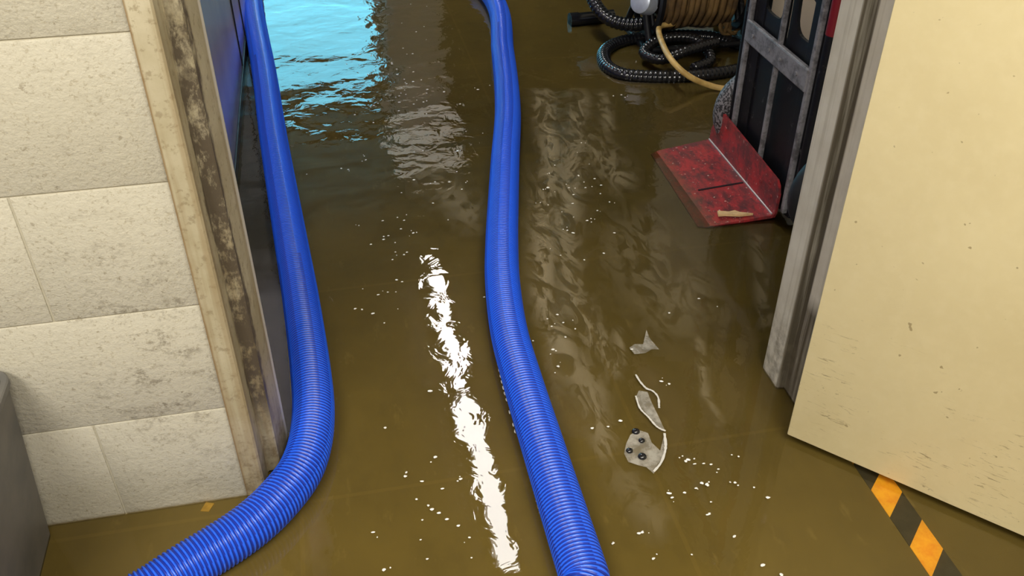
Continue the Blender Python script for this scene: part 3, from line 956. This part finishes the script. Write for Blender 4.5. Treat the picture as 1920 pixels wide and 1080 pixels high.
def cloud(n, u0, u1, v0, v1):
    for _ in range(n):
        u = random.gauss((u0 + u1) / 2, (u1 - u0) / 4); v = random.gauss((v0 + v1) / 2, (v1 - v0) / 4)
        fleck(G(u, v), random.uniform(0.0012, 0.0026), random.uniform(0.9, 2.0))
cloud(38, 660, 840, 60, 240); cloud(20, 700, 900, 200, 480); cloud(26, 1000, 1150, 280, 480); cloud(14, 1000, 1100, 560, 720); cloud(14, 650, 780, 380, 620)
cloud(12, 1250, 1420, 840, 960); cloud(8, 740, 880, 860, 1060)
# light glints along the hoses' waterlines, shaped as white dashes
def glint_dashes(pts, step, ln):
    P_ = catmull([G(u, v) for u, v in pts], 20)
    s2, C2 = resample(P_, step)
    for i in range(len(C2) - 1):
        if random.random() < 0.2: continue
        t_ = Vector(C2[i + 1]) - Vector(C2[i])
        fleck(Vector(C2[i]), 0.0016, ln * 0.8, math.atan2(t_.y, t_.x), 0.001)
glint_dashes([(913, 462), (914, 540), (922, 620), (936, 695), (952, 760), (969, 822)], 0.017, 4.2)
glint_dashes([(1006, 940), (1018, 980), (1030, 1018)], 0.012, 3.4)
glint_dashes([(623, 745), (626, 790), (622, 830), (614, 858)], 0.013, 3.6)
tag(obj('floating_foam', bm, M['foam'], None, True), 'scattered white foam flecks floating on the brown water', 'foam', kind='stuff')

# pale water reflections right of the middle hose, painted as a thin film
def reflection_film():
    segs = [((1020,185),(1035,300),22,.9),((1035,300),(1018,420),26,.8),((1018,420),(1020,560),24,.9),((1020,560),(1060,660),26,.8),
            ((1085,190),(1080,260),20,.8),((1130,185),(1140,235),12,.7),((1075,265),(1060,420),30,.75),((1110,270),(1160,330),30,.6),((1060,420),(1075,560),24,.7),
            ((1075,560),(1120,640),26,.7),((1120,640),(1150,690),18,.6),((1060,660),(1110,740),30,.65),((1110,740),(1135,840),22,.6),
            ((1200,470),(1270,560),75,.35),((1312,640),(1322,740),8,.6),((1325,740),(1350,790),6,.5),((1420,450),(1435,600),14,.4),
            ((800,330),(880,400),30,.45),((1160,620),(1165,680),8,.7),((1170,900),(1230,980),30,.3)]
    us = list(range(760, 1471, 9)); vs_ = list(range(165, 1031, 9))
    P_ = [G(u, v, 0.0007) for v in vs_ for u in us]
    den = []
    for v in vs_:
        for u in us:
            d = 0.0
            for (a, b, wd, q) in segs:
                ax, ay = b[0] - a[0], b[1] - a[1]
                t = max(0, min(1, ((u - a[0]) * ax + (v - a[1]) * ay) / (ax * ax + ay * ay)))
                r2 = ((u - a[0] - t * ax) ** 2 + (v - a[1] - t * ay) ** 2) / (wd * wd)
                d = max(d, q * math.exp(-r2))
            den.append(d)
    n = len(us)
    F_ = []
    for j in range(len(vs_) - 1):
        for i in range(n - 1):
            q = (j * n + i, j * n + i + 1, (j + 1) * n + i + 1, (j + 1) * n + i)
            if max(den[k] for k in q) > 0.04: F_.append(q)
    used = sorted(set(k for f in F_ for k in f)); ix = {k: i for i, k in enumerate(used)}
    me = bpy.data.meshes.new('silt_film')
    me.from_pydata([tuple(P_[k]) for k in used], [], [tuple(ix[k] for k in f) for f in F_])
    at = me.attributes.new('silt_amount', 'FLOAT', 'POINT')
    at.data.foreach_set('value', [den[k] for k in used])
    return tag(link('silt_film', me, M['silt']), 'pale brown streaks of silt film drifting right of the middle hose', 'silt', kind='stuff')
reflection_film()

# scum patch with four bubbles right of the middle hose
bm = bmesh.new()
def film(pts, z=0.0008):
    V_ = [bm.verts.new(G(u, v, z)) for u, v in pts]
    bm.faces.new(V_)
def ribbon(pts, wid):
    P_ = catmull([G(u, v, 0.001) for u, v in pts], 8)
    L_, R_ = [], []
    for i, p in enumerate(P_):
        t_ = (P_[min(i + 1, len(P_) - 1)] - P_[max(i - 1, 0)]).normalized()
        n_ = Vector((-t_.y, t_.x, 0)) * wid * (0.6 + 0.5 * random.random())
        L_.append(bm.verts.new(p + n_)); R_.append(bm.verts.new(p - n_))
    for i in range(len(P_) - 1):
        bm.faces.new((L_[i], L_[i + 1], R_[i + 1], R_[i]))
film([(1170, 850), (1174, 832), (1182, 815), (1198, 806), (1215, 812), (1222, 830), (1238, 845), (1245, 815), (1248, 835), (1244, 858), (1232, 872), (1226, 888), (1212, 876), (1196, 872), (1178, 866)])
film([(1192, 745), (1198, 732), (1214, 735), (1222, 755), (1232, 775), (1246, 805), (1240, 808), (1226, 790), (1212, 775), (1198, 760)])
fi = len(bm.faces)
ribbon([(1192, 702), (1200, 715), (1212, 728), (1224, 733), (1234, 745), (1236, 765)], 0.0022)
ribbon([(1192, 742), (1200, 765), (1216, 782), (1232, 800), (1248, 808)], 0.0022)
ribbon([(1246, 812), (1248, 840), (1240, 866), (1226, 884)], 0.0025)
bm.faces.ensure_lookup_table()
for f_ in bm.faces[fi:]: f_.material_index = 1
sc = tag(obj('foam_patch', bm, [M['scum'], M['foam_thin']]), 'pale grey foam film with bubbles floating right of the middle hose', 'foam')
for u, v, r in ((1192, 810, 0.0075), (1203, 827, 0.006), (1180, 846, 0.0065), (1204, 857, 0.008)):
    bm = bmesh.new()
    p = G(u, v)
    bmesh.ops.create_uvsphere(bm, u_segments=20, v_segments=12, radius=r, matrix=Matrix.Translation((p.x, p.y, 0.001)) @ Matrix.Diagonal((1, 1, 0.75, 1)))
    bmesh.ops.delete(bm, geom=[q for q in bm.verts if q.co.z < -0.0005], context='VERTS')
    obj('bubble', bm, M['black_hose'], sc, True)
bm = bmesh.new()
film([(1180, 652), (1190, 645), (1206, 645), (1212, 618), (1218, 634), (1236, 655), (1222, 655), (1210, 662), (1190, 664)])
tag(obj('foam_patch', bm, M['scum']), 'small fin shaped grey film above the bubbled foam patch', 'foam')
